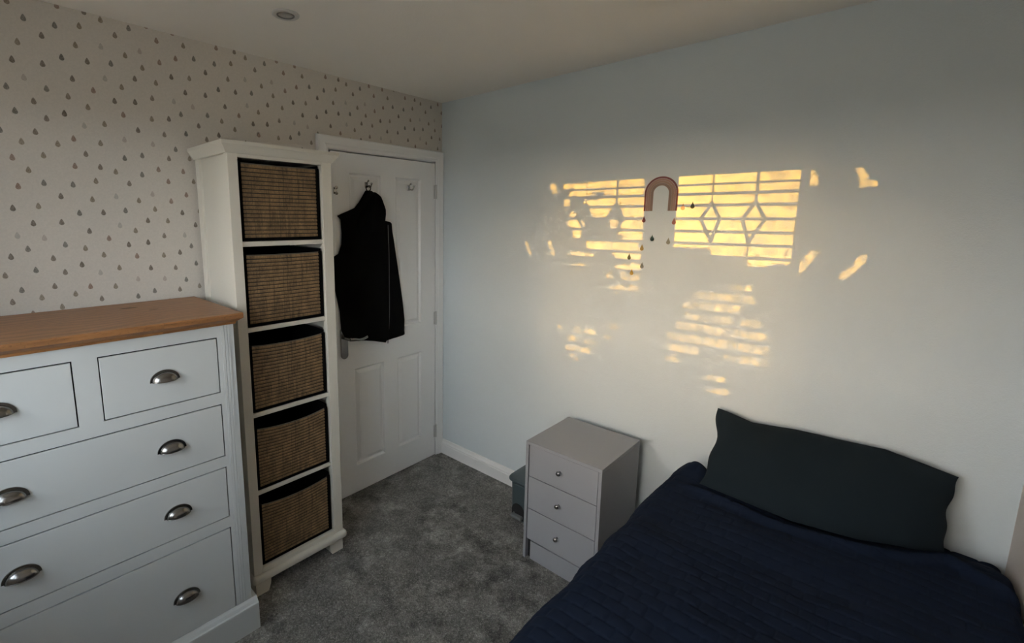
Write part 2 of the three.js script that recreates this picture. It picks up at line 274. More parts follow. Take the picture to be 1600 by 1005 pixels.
  {
    const r = rng(77), X0 = -6.2, TZ = 1.42 - SHIFT * X0 / 2.95, spots = [];
    for (let n = 0; n < 90000 && spots.length < 20000; n++) {
      const x = lerp(0.60, 2.22, r()), y = lerp(0.72, 1.90, r()), c = clear(x, y), near = c < 0.022, size = near ? 0.007 : 0.007 + 0.020 * r() * r();
      if (c < size * 0.80 || (!near && n > 45000)) continue;
      if (y > 1.83 && r() < 0.55) continue;
      spots.push([x, y, Math.min(c * 1.15, Math.max(size, Math.min(0.034, c * 0.8)))]);
    }
    const shrub = thing('garden_shrub', 'dense green garden shrub outside the window behind the photographer', 'shrub', [X0, -0.3, TZ]);
    crown(r, spots, X0, shrub, 0.7);
    mesh('trunk', [cyl([X0, -0.3, TZ], [X0, 1.0, TZ], 0.05, 0.03), cyl([X0, 0.9, TZ], [X0, 1.28, TZ - 0.3], 0.028, 0.014), cyl([X0, 0.8, TZ], [X0, 1.25, TZ + 0.3], 0.028, 0.014)], M.bark, shrub);
  }
  { // a thinner tree farther off dims the lower spots
    const r = rng(78), X0 = -14, TZ = 1.42 - SHIFT * X0 / 2.95, spots = [];
    for (let n = 0; n < 60000; n++) {
      const x = lerp(0.60, 2.22, r()), y = lerp(0.72, 1.86, r());
      const k = y < 1.40 ? (x > 1.40 ? 0.85 : 0.75) : x < 1.40 ? (x < 0.88 ? 0.6 : 0.22) : x > 1.925 ? 0.45 : 0.02 + 0.22 * smooth(1.5, 1.9, x);
      if (r() < k) spots.push([x, y, 0.0045 + 0.0025 * r()]);
    }
    const tree = thing('garden_tree', 'loose small-leaved tree farther out in the garden behind the shrub', 'tree', [X0, -0.3, TZ]);
    crown(r, spots, X0, tree, 1.6);
    mesh('trunk', [cyl([X0, -0.3, TZ], [X0, 1.75, TZ], 0.08, 0.05), cyl([X0, 1.5, TZ], [X0, 2.0, TZ - 0.5], 0.04, 0.012), cyl([X0, 1.6, TZ], [X0, 2.0, TZ + 0.5], 0.04, 0.012)], M.bark, tree);
  }
}
// skirting, architrave
const skirt = (t) => [[0, 0], [t, 0], [t, 0.066], [t * 0.86, 0.070], [t * 0.86, 0.078], [t * 0.55, 0.088], [t * 0.42, 0.099], [t * 0.3, 0.102], [0, 0.102]];
tag(mesh('baseboard_right', prism(skirt(0.018).map(([a, b]) => [-a, b]), 'z', 0.001, ZF), M.trimPaint), 'white moulded skirting board under the blue wall');
tag(mesh('baseboard_back', prism(skirt(0.018).map(([a, b]) => [a, b]), 'x', XL, DX0 - 0.08), M.trimPaint));
{
  const arch = structure('trim_1', [DX0, 0, 0], 'white moulded door architrave');
  // moulded casing: profile across its width w (0 = inner edge), height off the wall
  const prof = [[0, 0], [0, 0.013], [0.006, 0.015], [0.018, 0.015], [0.024, 0.018], [0.050, 0.020], [0.058, 0.022], [0.064, 0.020], [0.066, 0.012], [0.066, 0]];
  const xi0 = DX0 - 0.008, xi1 = DX1 + 0.008, yi = DTOP + 0.011;
  const leg = (at0, at1) => { let g = grid(1, prof.length - 1, (u, v) => { const [w, h] = prof[Math.round(v * (prof.length - 1))], p = u < 0.5 ? at0(w) : at1(w); return [p[0], p[1], h]; }); g = g.toNonIndexed(); g.computeVertexNormals(); return g; };
  mesh('casing', leg((w) => [xi0 - w, 0], (w) => [xi0 - w, yi + w]), M.casingPaint, arch);
  mesh('casing', leg((w) => [xi0 - w, yi + w], (w) => [xi1 + w, yi + w]), M.casingPaint, arch);
  mesh('casing', leg((w) => [xi1 + w, yi + w], (w) => [xi1 + w, 0]), M.casingPaint, arch);
  mesh('jamb', [bx(DX0 - 0.03, DX0 - 0.003, 0, DTOP + 0.03, -0.12, 0.001, 0), bx(DX1 + 0.003, DX1 + 0.03, 0, DTOP + 0.03, -0.12, 0.001, 0), bx(DX0 - 0.03, DX1 + 0.03, DTOP + 0.008, DTOP + 0.03, -0.12, 0.001, 0)], M.trimPaint, arch);
}
// panelled door
{
  const door = structure('door_1', [DX1, 0, 0], 'closed white four-panel door');
  const z = 0.014, rects = [[-0.726, -0.508, 0.178, 0.777], [-0.403, -0.199, 0.178, 0.777], [-0.726, -0.508, 0.968, 1.880], [-0.403, -0.199, 0.968, 1.880]];
  const s = new THREE.Shape([[DX0, 0.008], [DX1, 0.008], [DX1, DTOP], [DX0, DTOP]].map((p) => new THREE.Vector2(...p)));
  for (const [a, b, c, d] of rects) s.holes.push(new THREE.Path([[a, c], [b, c], [b, d], [a, d]].map((p) => new THREE.Vector2(...p))));
  const g = new THREE.ExtrudeGeometry(s, { depth: 0.038, bevelEnabled: false }); g.translate(0, 0, z - 0.038);
  mesh('door_leaf', [g, bx(DX0 + 0.001, DX1 - 0.001, 0.009, DTOP - 0.001, z - 0.036, z - 0.020, 0)], M.doorPaint, door);
  for (const [a, b, c, d] of rects) {                        // ogee moulding falling to a raised field
    const steps = [[0, 0], [0.003, -0.0015], [0.008, -0.0085], [0.012, -0.0115], [0.016, -0.0115], [0.034, -0.0035], [0.037, -0.0025]], pos = [], idx = [];
    for (const [o, h] of steps) pos.push(a + o, c + o, z + h, b - o, c + o, z + h, b - o, d - o, z + h, a + o, d - o, z + h);
    for (let k = 0; k + 1 < steps.length; k++) for (let i = 0; i < 4; i++) { const p = k * 4 + i, q = k * 4 + (i + 1) % 4; idx.push(p, q, q + 4, p, q + 4, p + 4); }
    const l = (steps.length - 1) * 4; idx.push(l, l + 1, l + 2, l, l + 2, l + 3);
    let pg = new THREE.BufferGeometry(); pg.setAttribute('position', new THREE.Float32BufferAttribute(pos, 3)); pg.setIndex(idx); pg = pg.toNonIndexed(); pg.computeVertexNormals(); pg.setAttribute('uv', new THREE.Float32BufferAttribute(new Float32Array(pg.attributes.position.count * 2), 2));
    mesh('panel', pg, M.doorPaint, door);
  }
  for (const y of [1.808, 0.983, 0.182]) mesh('hinge', [cyl([DX1 + 0.004, y - 0.045, z + 0.006], [DX1 + 0.004, y + 0.045, z + 0.006], 0.0055), bx(DX1 - 0.012, DX1 + 0.001, y - 0.043, y + 0.043, z - 0.001, z + 0.0015, 0), bx(DX1 + 0.006, DX1 + 0.012, y - 0.043, y + 0.043, z - 0.01, z + 0.0025, 0)], M.steel, door);
  const handle = mesh('door_handle', (() => { const sh = new THREE.Shape(), w = 0.021, y0 = 0.853, y1 = 1.033, x = -0.790; sh.moveTo(x - w, y0 + w); sh.absarc(x, y0 + w, w, Math.PI, 2 * Math.PI); sh.lineTo(x + w, y1 - w); sh.absarc(x, y1 - w, w, 0, Math.PI); const p = new THREE.ExtrudeGeometry(sh, { depth: 0.006, bevelEnabled: true, bevelSize: 0.002, bevelThickness: 0.002, bevelSegments: 3, curveSegments: 16 }); p.translate(0, 0, z + 0.002); return p; })(), M.nickel, door);
  sub('lever', [cyl([-0.790, 0.975, z], [-0.790, 0.975, z + 0.072], 0.0105), tube([[-0.792, 0.975, z + 0.068], [-0.765, 0.974, z + 0.072], [-0.735, 0.966, z + 0.070], [-0.705, 0.966, z + 0.067], [-0.675, 0.972, z + 0.063]], 0.009)], M.nickel, handle);
  for (const [hx, hy] of [[-0.612, 1.822], [-0.300, 1.822]]) {
    mesh('hook', [bx(hx - 0.010, hx + 0.010, hy - 0.016, hy + 0.016, z - 0.008, z + 0.004, 0.004), tube([[hx, hy - 0.004, z], [hx + 0.001, hy - 0.012, z + 0.020], [hx + 0.004, hy - 0.012, z + 0.034], [hx + 0.006, hy + 0.004, z + 0.042]], 0.0042), ball(hx + 0.006, hy + 0.006, z + 0.042, 0.0062), tube([[hx, hy + 0.006, z], [hx, hy + 0.016, z + 0.012], [hx, hy + 0.022, z + 0.020]], 0.0035), ball(hx, hy + 0.022, z + 0.020, 0.0055)], M.chrome, door);
  }
  mesh('hook', [bx(-0.826, -0.806, 1.764, 1.800, z, z + 0.004, 0.004), ball(-0.816, 1.797, z + 0.014, 0.009), ball(-0.816, 1.767, z + 0.014, 0.009), cyl([-0.816, 1.797, z], [-0.816, 1.797, z + 0.012], 0.004), cyl([-0.816, 1.767, z], [-0.816, 1.767, z + 0.012], 0.004)], M.chrome, door);
}
// recessed ceiling light, switched off
{
  const t = thing('ceiling_downlight', 'small round recessed downlight, switched off, in the ceiling', 'light', [-1.316, HC, 0.512]);
  const pr = [[0.030, 0.000], [0.034, -0.006], [0.044, -0.006], [0.048, -0.003], [0.049, 0.000]].map((p) => new THREE.Vector2(...p));
  const ring = new THREE.LatheGeometry(pr, 40); ring.translate(-1.316, HC, 0.512); const rm = M.whitePlastic.clone(); rm.side = THREE.DoubleSide;
  mesh('trim_ring', ring, rm, t);
  mesh('bezel', (() => { const g = new THREE.TorusGeometry(0.0285, 0.003, 10, 36); g.rotateX(Math.PI / 2); g.translate(-1.316, HC - 0.004, 0.512); return g; })(), M.darkNickel, t);
  mesh('lens', cyl([-1.316, HC - 0.003, 0.512], [-1.316, HC + 0.0, 0.512], 0.028, 0.028, 32), M.frostedLens, t);
}
// ---------------------------------------------------------------- chest of drawers
{
  const x0 = -2.446, x1 = -1.573, zf = 0.506, zb = 0.022, y1 = 1.255;
  const t = thing('chest_of_drawers', 'white painted chest of drawers with an oak top and cup handles', 'chest of drawers', [(x0 + x1) / 2, 0, 0.26]);
  const fronts = [[-2.386, -2.042, 1.0097, 1.211], [-1.977, -1.633, 1.0097, 1.211], [-2.386, -1.633, 0.7645, 0.9631], [-2.386, -1.633, 0.5199, 0.719], [-2.386, -1.633, 0.134, 0.4732]];
  const s = new THREE.Shape([[x0, 0.10], [x1, 0.10], [x1, y1], [x0, y1]].map((p) => new THREE.Vector2(...p)));
  for (const [a, b, c, d] of fronts) s.holes.push(new THREE.Path([[a - 0.002, c - 0.002], [b + 0.002, c - 0.002], [b + 0.002, d + 0.002], [a - 0.002, d + 0.002]].map((p) => new THREE.Vector2(...p))));
  const frame = new THREE.ExtrudeGeometry(s, { depth: 0.022, bevelEnabled: false }); frame.translate(0, 0, zf - 0.022);
  mesh('carcass', [frame, bx(x0, x0 + 0.018, 0.01, y1, zb, zf - 0.02), bx(x1 - 0.018, x1, 0.01, y1, zb, zf - 0.02), bx(x0, x1, 0.02, y1, zb, zb + 0.008, 0)], M.dresserPaint, t);
  for (const sx of [-1, 1]) {                                // reeded pilasters on both edges of the front
    const c = sx > 0 ? -1.602 : -2.417;
    mesh('pilaster', [-0.0095, 0.0005, 0.0105].map((o) => bx(c + o - 0.0042, c + o + 0.0042, 0.136, y1 - 0.001, zf - 0.001, zf + 0.0018, 0)), M.dresserPaint, t);
  }
  mesh('inner_box', fronts.map(([a, b, c, d]) => bx(a - 0.0019, b + 0.0019, c - 0.0019, d + 0.0019, zf - 0.020, zf - 0.0085, 0)), M.gapBlack, t);
  const cup = (() => {
    const a = 0.0435, shell = grid(28, 10, (u, v) => { const ph = Math.PI * u, th = Math.PI / 2 * v; return [a * 0.86 * Math.cos(ph) * Math.cos(th * 0.985), 0.029 * Math.sin(th) , 0.0035 + 0.021 * Math.sin(ph) * Math.cos(th * 0.985)]; });
    const fl = new THREE.Shape(); fl.absellipse(0, 0, a, 0.036, 0, Math.PI); fl.lineTo(a, 0);
    const flange = new THREE.ExtrudeGeometry(fl, { depth: 0.0022, bevelEnabled: true, bevelSize: 0.0008, bevelThickness: 0.0008, bevelSegments: 2, curveSegments: 28 });
    const rim = tube(Array.from({ length: 15 }, (_, i) => { const p = Math.PI * i / 14; return [a * 0.86 * Math.cos(p), 0, 0.0035 + 0.021 * Math.sin(p)]; }), 0.0014, 40, 6);
    return { shell, flange, rim };
  })();
  const shellMat = M.nickel.clone(); shellMat.side = THREE.DoubleSide;
  const cups = [[-2.214, 1.0975], [-1.8045, 1.0975], [-2.2125, 0.848], [-1.8025, 0.849], [-2.21, 0.605], [-1.8015, 0.607], [-2.21, 0.276], [-1.7985, 0.276]];
  fronts.forEach(([a, b, c, d]) => {
    const dr = mesh('drawer', bx(a + 0.0018, b - 0.0018, c + 0.0018, d - 0.0026, zf - 0.008, zf + 0.0005, 0.0012), M.dresserPaint, t);
    for (const [hx, hy] of cups) if (hx > a && hx < b && hy > c && hy < d) {
      const h = sub('handle', [cup.shell, cup.rim, cup.flange].map((g) => { const q = g.clone(); q.translate(hx, hy, zf + 0.001); return q; }), shellMat, dr);
    }
  });
  const pz = zf + 0.020, plinth = [[zb, 0], [pz, 0], [pz, 0.108], [pz - 0.001, 0.113], [pz - 0.006, 0.116], [pz - 0.012, 0.126], [zf, 0.134], [zb, 0.134]];
  mesh('plinth', prism(plinth, 'x', x0 - 0.018, x1 + 0.020), M.dresserPaint, t);
  const tz = zf + 0.028, oakProfile = [[zb, y1], [tz - 0.022, y1], [tz - 0.020, y1 + 0.008], [tz - 0.008, y1 + 0.016], [tz, y1 + 0.022], [tz + 0.001, y1 + 0.036], [tz - 0.003, y1 + 0.040], [zb, y1 + 0.040]];
  const top = prism(oakProfile, 'x', x0 - 0.028, x1 + 0.028);
  { const p = top.attributes.position; for (let i = 0; i < p.count; i++) { const y = p.getY(i), k = y < y1 + 0.004 ? 0.022 : y < y1 + 0.012 ? 0.019 : y < y1 + 0.019 ? 0.008 : 0; if (p.getX(i) > -2) p.setX(i, p.getX(i) - k); else p.setX(i, p.getX(i) + k); } top.computeVertexNormals(); }
  const tp = mesh('top', top, M.oak, t); tp.userData.label = 'oak top with knots';
  for (const [kx, kz, kl, kw] of [[-1.815, 0.150, 0.030, 0.008], [-1.756, 0.243, 0.016, 0.004]]) { const g = new THREE.CircleGeometry(1, 20); g.rotateX(-Math.PI / 2); g.scale(kl, 1, kw); g.translate(kx, y1 + 0.0403, kz); sub('knot', g, M.knot, tp); }
}
// ---------------------------------------------------------------- tall shelf unit with five baskets
const boards = [[1.521, 1.541], [1.172, 1.191], [0.806, 0.825], [0.456, 0.474]];
{
  const x0 = -1.4999, x1 = -1.0534, z0 = 0.020, z1 = 0.362, li = -1.461, ri = -1.101, ft = 0.075;
  const t = thing('shelf_unit', 'tall narrow cream painted shelf unit holding woven baskets', 'shelf unit', [(x0 + x1) / 2, 0, 0.19]);
  mesh('stile', bx(x0, li, ft, 1.885, z1 - 0.034, z1, 0.002), M.shelfPaint, t);
  mesh('stile', bx(ri, x1, ft, 1.885, z1 - 0.034, z1, 0.002), M.shelfPaint, t);
  mesh('stile', bx(x0, x0 + 0.034, ft, 1.885, z0, z0 + 0.042, 0.002), M.shelfPaint, t);
  mesh('stile', bx(x1 - 0.034, x1, ft, 1.885, z0, z0 + 0.042, 0.002), M.shelfPaint, t);
  mesh('side_panel', bx(x0 + 0.010, x0 + 0.022, ft, 1.88, z0 + 0.03, z1 - 0.03, 0), M.shelfPaint, t);
  mesh('side_panel', bx(x1 - 0.022, x1 - 0.010, ft, 1.88, z0 + 0.03, z1 - 0.03, 0), M.shelfPaint, t);
  mesh('back_panel', bx(x0 + 0.02, x1 - 0.02, ft, 1.88, z0 + 0.002, z0 + 0.010, 0), M.shelfPaint, t);
  mesh('rail', bx(li - 0.002, ri + 0.002, 1.863, 1.885, z1 - 0.030, z1 - 0.002, 0.001), M.shelfPaint, t);
  for (const [a, b] of boards) mesh('shelf', bx(x0 + 0.022, x1 - 0.022, a, b, z0 + 0.012, z1 - 0.010, 0.003), M.shelfPaint, t);
  mesh('shelf', bx(x0 + 0.022, x1 - 0.022, 0.098, 0.116, z0 + 0.012, z1 - 0.004, 0.002), M.shelfPaint, t);
  // base rail with a rounded nosing, returned along both sides
  mesh('base_rail', [bx(x0 - 0.014, x1 + 0.016, 0.060, 0.098, z0, z1 + 0.020, 0.016), bx(li - 0.004, ri + 0.004, 0.096, 0.118, z1 - 0.030, z1 + 0.002, 0.003)], M.shelfPaint, t);
  const crown = (y0, y1, o) => [x0 - o, x1 + o, y0, y1, z0, z1 + o];
  mesh('crown', (() => { // flared cornice
    const st = [[1.876, 0.006], [1.881, 0.009], [1.895, 0.018], [1.903, 0.024], [1.906, 0.027], [1.919, 0.027]], pos = [], idx = [];
    for (const [y, o] of st) pos.push(x0 - o, y, z0, x1 + o, y, z0, x1 + o, y, z1 + o, x0 - o, y, z1 + o);
    for (let k = 0; k + 1 < st.length; k++) for (let i = 0; i < 4; i++) { const p = k * 4 + i, q = k * 4 + (i + 1) % 4; idx.push(p, p + 4, q + 4, p, q + 4, q); }
    const l = (st.length - 1) * 4; idx.push(l, l + 2, l + 1, l, l + 3, l + 2, 0, 1, 2, 0, 2, 3);
    let g = new THREE.BufferGeometry(); g.setAttribute('position', new THREE.Float32BufferAttribute(pos, 3)); g.setIndex(idx); g = g.toNonIndexed(); g.computeVertexNormals(); g.setAttribute('uv', new THREE.Float32BufferAttribute(new Float32Array(g.attributes.position.count * 2), 2)); return g;
  })(), M.shelfPaint, t);
  for (const [a, b] of [[x0 + 0.002, x0 + 0.072], [x1 - 0.080, x1 - 0.006]]) for (const [c, d, front] of [[z1 - 0.060, z1 + 0.004, 1], [z0, z0 + 0.06, 0]]) {
    const left = a < -1.3, pr = left ? [[a, 0], [b - 0.014, 0], [b - 0.004, 0.030], [b, 0.062], [a, 0.062]] : [[a + 0.014, 0], [b, 0], [b, 0.062], [a, 0.062], [a + 0.004, 0.030]];
    mesh('foot', prism(pr, 'z', c, d), M.shelfPaint, t);
  }
  const floors = [boards[0][1], boards[1][1], boards[2][1], boards[3][1], 0.118], hts = [0.308, 0.300, 0.292, 0.282, 0.290], sag = [0.001, 0.002, 0.007, 0.014, 0.013];
  const which = ['topmost of the five, filling its opening', 'second from the top', 'third from the top, in the middle', 'second from the bottom', 'lowest of the five'];
  floors.forEach((y0, k) => {
    const a = li + 0.006, b = ri - 0.004, zf = z1 - 0.014, zb = z0 + 0.022, y1 = y0 + hts[k], bt = 0.012;
    const t2 = thing('woven_basket', 'dark framed bamboo basket in the tall shelf unit, ' + which[k], 'basket', [(a + b) / 2, y0, 0.19], 'bamboo baskets in the tall shelf unit');
    const dip = (u) => -sag[k] * 4 * u * (1 - u);
    const rows = 18, fa = a + 0.010, fb = b - 0.016;
    mesh('front_panel', grid(16, rows * 4, (u, v) => { const f = (v * rows) % 1, bulge = Math.sin(Math.PI * (f === 0 ? 0 : f)); return [lerp(fa, fb, u), lerp(y0 + bt, y1 - 0.006 + dip(u), v), zf - 0.004 + 0.0022 * Math.pow(Math.max(0, bulge), 0.5) + 0.004 * Math.sin(Math.PI * u) * (k ? v : 0.3)]; }), M.bamboo, t2);
    mesh('frame', [bx(a, fa + 0.003, y0 + 0.001, y1, zf - 0.012, zf - 0.001, 0.004), bx(fb - 0.003, b, y0 + 0.001, y1, zf - 0.012, zf - 0.001, 0.004), bx(a, b, y0 + 0.001, y0 + bt + 0.003, zf - 0.012, zf, 0.004)], M.blackCloth, t2);
    mesh('rim', tube(Array.from({ length: 9 }, (_, i) => [lerp(fa, fb, i / 8), y1 - 0.005 + dip(i / 8), zf - 0.004 + 0.004 * Math.sin(Math.PI * i / 8) * (k ? 1 : 0.3)]), 0.0022, 24, 6), std(rgb(0.10, 0.09, 0.075), 0.7), t2);
    mesh('lining', [bx(a, a + 0.008, y0 + 0.001, y1 + 0.010, zb, zf - 0.012, 0), bx(b - 0.008, b, y0 + 0.001, y1 + 0.010, zb, zf - 0.012, 0), bx(a, b, y0 + 0.001, y1 + 0.012, zb, zb + 0.008, 0), bx(a, b, y0 + 0.001, y0 + 0.010, zb, zf - 0.012, 0), grid(8, 2, (u, v) => [lerp(fa, fb, u), lerp(y0 + bt, y1 - 0.006 + dip(u), v), zf - 0.009]), ], (() => { const m = M.blackCloth.clone(); m.side = THREE.DoubleSide; return m; })(), t2);
  });
}
// ---------------------------------------------------------------- hooded black body warmer on the door
{
  const R = [-0.503,0.895,-0.494,0.912,-0.353,0.925,-0.350,1.015,-0.364,1.132,-0.385,1.261,-0.426,1.505,-0.437,1.559,-0.442,1.608,-0.453,1.617,-0.501,1.626,-0.506,1.686,-0.524,1.724,-0.537,1.758,-0.560,1.774,-0.598,1.788,-0.618,1.790];
  const L = [-0.503,0.895,-0.594,0.921,-0.672,0.938,-0.756,0.948,-0.788,0.978,-0.810,1.016,-0.816,1.131,-0.830,1.200,-0.843,1.257,-0.845,1.302,-0.856,1.426,-0.812,1.447,-0.792,1.495,-0.788,1.556,-0.792,1.629,-0.813,1.648,-0.786,1.661,-0.753,1.673,-0.702,1.693,-0.672,1.724,-0.645,1.762,-0.626,1.790];
  const at = (c, y) => { for (let i = 0; i + 3 < c.length; i += 2) if (y <= c[i + 3]) return lerp(c[i], c[i + 2], clamp((y - c[i + 1]) / Math.max(1e-6, c[i + 3] - c[i + 1]))); return c[c.length - 2]; };
  const ys = []; for (let i = 0; i <= 90; i++) ys.push(lerp(0.895, 1.790, i / 90)); for (const c of [R, L]) for (let i = 1; i < c.length; i += 2) ys.push(c[i] + 1e-5); ys.sort((a, b) => a - b);
  const t = thing('body_warmer', 'black sleeveless hooded body warmer hanging from a hook on the white door', 'clothing', [-0.61, 0.895, 0.05]);
  const zb = 0.024, bulk = (u, y) => { const e = Math.pow(Math.max(0, 1 - Math.pow(Math.abs(2 * u - 1), 2.6)), 0.6), x = lerp(at(L, y), at(R, y), u); const zip = Math.exp(-(((x + 0.492) / 0.012) ** 2)); return zb + e * (0.026 + 0.012 * smooth(1.75, 1.2, y) + 0.005 * Math.sin(14 * x + 9 * y) + 0.004 * Math.sin(31 * x - 13 * y)) * (1 - 0.35 * zip) * smooth(0.885, 0.93, y); };
  const skin = (nu, yy, zf, lo, hi) => grid(nu, yy.length - 1, (u, v) => { const y = yy[Math.round(v * (yy.length - 1))], x = lerp(lo(y), hi(y), u); return [x, y, zf(u, y)]; });
  const back = skin(8, ys, () => zb - 0.002, (y) => at(R, y), (y) => at(L, y));
  mesh('body', [skin(40, ys, bulk, (y) => at(L, y), (y) => at(R, y)), back], M.blackCloth, t);
  const hy = []; for (let i = 0; i <= 40; i++) hy.push(lerp(1.56, 1.782, i / 40));
  mesh('hood', skin(28, hy, (u, y) => { const e = Math.pow(Math.max(0, 1 - Math.abs(2 * u - 1) ** 2.4), 0.55), k = Math.pow(Math.sin(Math.PI * clamp((y - 1.55) / 0.25)), 0.6); return zb + 0.008 + e * (0.062 * k + 0.006 * Math.sin(40 * y + 18 * u)); }, (y) => Math.max(at(L, y), lerp(-0.715, -0.60, smooth(1.60, 1.79, y))) + 0.002, (y) => Math.min(at(R, y), -0.504) - 0.001), M.blackCloth, t);
  mesh('zip', tube([[-0.4915, 1.60, 0.052], [-0.4918, 1.42, 0.057], [-0.492, 1.23, 0.056], [-0.495, 1.05, 0.056], [-0.502, 0.893, 0.046]], 0.0022, 40, 6), std(rgb(0.10, 0.10, 0.10), 0.35, { metalness: 0.6 }), t);
  mesh('hanging_loop', tube([[-0.622, 1.785, 0.035], [-0.632, 1.806, 0.040], [-0.612, 1.815, 0.046], [-0.604, 1.800, 0.042], [-0.610, 1.784, 0.036]], 0.003, 24, 6), M.blackCloth, t);
}
// ---------------------------------------------------------------- grey bedside drawers
{
  const x0 = -0.472, x1 = -0.089, z0 = 1.0425, z1 = 1.424, top = 0.604;
  const t = thing('bedside_drawers', 'grey three-drawer bedside cabinet with small round knobs, against the blue wall', 'bedside cabinet', [(x0 + x1) / 2, 0, (z0 + z1) / 2]);
  mesh('side_panel', bx(x0, x1, 0, top - 0.0155, z0, z0 + 0.015, 0.001), M.greyLaminate, t);
  mesh('side_panel', bx(x0, x1, 0, top - 0.0155, z1 - 0.015, z1, 0.001), M.greyLaminate, t);
  mesh('top_panel', bx(x0 - 0.0005, x1, top - 0.015, top, z0, z1, 0.0012), M.greyLaminate, t);
  mesh('back_panel', bx(x1 - 0.006, x1 - 0.001, 0.02, top - 0.016, z0 + 0.015, z1 - 0.015, 0), M.greyLaminate, t);
  mesh('plinth', bx(x0 + 0.008, x0 + 0.020, 0.001, 0.0965, z0 + 0.036, z1 - 0.0165, 0.001), M.greyLaminate, t);
  mesh('plinth_backing', bx(x0 + 0.021, x0 + 0.030, 0.002, 0.108, z0 + 0.0155, z1 - 0.0155, 0), M.gapBlack, t);
  mesh('inner_box', bx(x0 + 0.0105, x0 + 0.013, 0.109, top - 0.016, z0 + 0.0155, z1 - 0.0155, 0), M.gapBlack, t);
  for (const [a, b] of [[0.4345, 0.588], [0.2695, 0.4303], [0.1080, 0.2657]]) {
    const d = mesh('drawer', bx(x0 + 0.001, x0 + 0.010, a, b, z0 + 0.0195, z1 - 0.0170, 0.001), M.greyLaminate, t), cy = (a + b) / 2 + 0.004;
    const k = new THREE.LatheGeometry([[0.0001, 0.026], [0.006, 0.0255], [0.0098, 0.0225], [0.0112, 0.0185], [0.0095, 0.0145], [0.0055, 0.011], [0.0045, 0.006], [0.006, 0.001], [0.0001, 0]].map((p) => new THREE.Vector2(...p)), 24); k.rotateZ(Math.PI / 2); k.translate(x0 + 0.001, cy, (z0 + z1) / 2 - 0.006);
    sub('knob', k, M.chrome, d);
  }
}
// ---------------------------------------------------------------- pedal bin between the cabinet and the skirting
{
  const t = thing('pedal_bin', 'dark grey plastic pedal bin half hidden beside the grey bedside cabinet', 'bin', [-0.15, 0, 0.90]);
  const rr = (x0, x1, z0, z1, r, y, n = 6) => { const o = []; for (const [cx, cz, a] of [[x1 - r, z1 - r, 0], [x0 + r, z1 - r, Math.PI / 2], [x0 + r, z0 + r, Math.PI], [x1 - r, z0 + r, 1.5 * Math.PI]]) for (let i = 0; i <= n; i++) { const q = a + Math.PI / 2 * i / n; o.push([cx + r * Math.cos(q), y, cz + r * Math.sin(q)]); } return o; };
  const loft = (rings, cap) => { const n = rings[0].length, pos = rings.flat(2), idx = []; for (let k = 0; k + 1 < rings.length; k++) for (let i = 0; i < n; i++) { const a = k * n + i, b = k * n + (i + 1) % n; idx.push(a, a + n, b, b, a + n, b + n); } const l = (rings.length - 1) * n; for (let i = 1; i + 1 < n; i++) { idx.push(0, i, i + 1); idx.push(l, l + i + 1, l + i); } const g = new THREE.BufferGeometry(); g.setAttribute('position', new THREE.Float32BufferAttribute(pos, 3)); g.setIndex(idx); g.setAttribute('uv', new THREE.Float32BufferAttribute(new Float32Array(pos.length / 3 * 2), 2)); g.computeVertexNormals(); return g; };
  const B = (o, y) => rr(-0.268 + o, -0.030 - o, 0.800 + o, 1.035 - o, 0.03, y);
  mesh('body', loft([B(0.010, 0), B(0.006, 0.004), B(0.003, 0.20), B(0.003, 0.222)]), M.binPlastic, t);
  mesh('lid', loft([B(-0.006, 0.222), B(-0.009, 0.227), B(-0.009, 0.236), B(-0.004, 0.244), B(0.030, 0.252), B(0.07, 0.256)]), M.binPlastic, t);
  mesh('pedal_recess', (() => { const s = new THREE.Shape(); s.moveTo(0.822, 0.012); s.lineTo(0.900, 0.012); s.lineTo(0.900, 0.06); s.absarc(0.861, 0.06, 0.039, 0, Math.PI); const g = new THREE.ExtrudeGeometry(s, { depth: 0.003, bevelEnabled: false }); g.rotateY(-Math.PI / 2); g.translate(-0.2625, 0, 0); return g; })(), M.gapBlack, t);
  mesh('pedal', [cyl([-0.262, 0.040, 0.838], [-0.275, 0.036, 0.838], 0.006), bx(-0.296, -0.268, 0.026, 0.044, 0.832, 0.900, 0.006)], M.pedal, t);
}
// ---------------------------------------------------------------- bed
const bedTop = 0.600, FOOT = [1.748, -0.315, 1.90, -0.330, 2.05, -0.345, 2.22, -0.310, 2.34, -0.245, 2.425, -0.170];   // where the pillow's lower seam meets the bed
function pillowFoot(z) { if (z <= FOOT[0]) return FOOT[1]; for (let i = 0; i + 3 < FOOT.length; i += 2) if (z <= FOOT[i + 2]) return lerp(FOOT[i + 1], FOOT[i + 3], (z - FOOT[i]) / (FOOT[i + 2] - FOOT[i])); return FOOT[FOOT.length - 1] - 0.6 * (z - 2.425); }
{
  const t = thing('bed', 'single bed with its head to the blue wall, hidden under a navy bedspread', 'bed', [-1.0, 0, 2.08]);
  mesh('base', bx(-1.98, -0.05, 0.10, 0.34, 1.640, 2.530, 0.01), M.plainWall, t);
  mesh('mattress', bx(-1.98, -0.10, 0.342, 0.470, 1.650, 2.510, 0.05), std(rgb(0.6, 0.6, 0.58), 0.9), t);
  for (const [x, z] of [[-1.9, 1.70], [-1.9, 2.47], [-0.14, 1.70], [-0.14, 2.47]]) mesh('leg', cyl([x, 0, z], [x, 0.10, z], 0.022, 0.028), M.gapBlack, t);
}
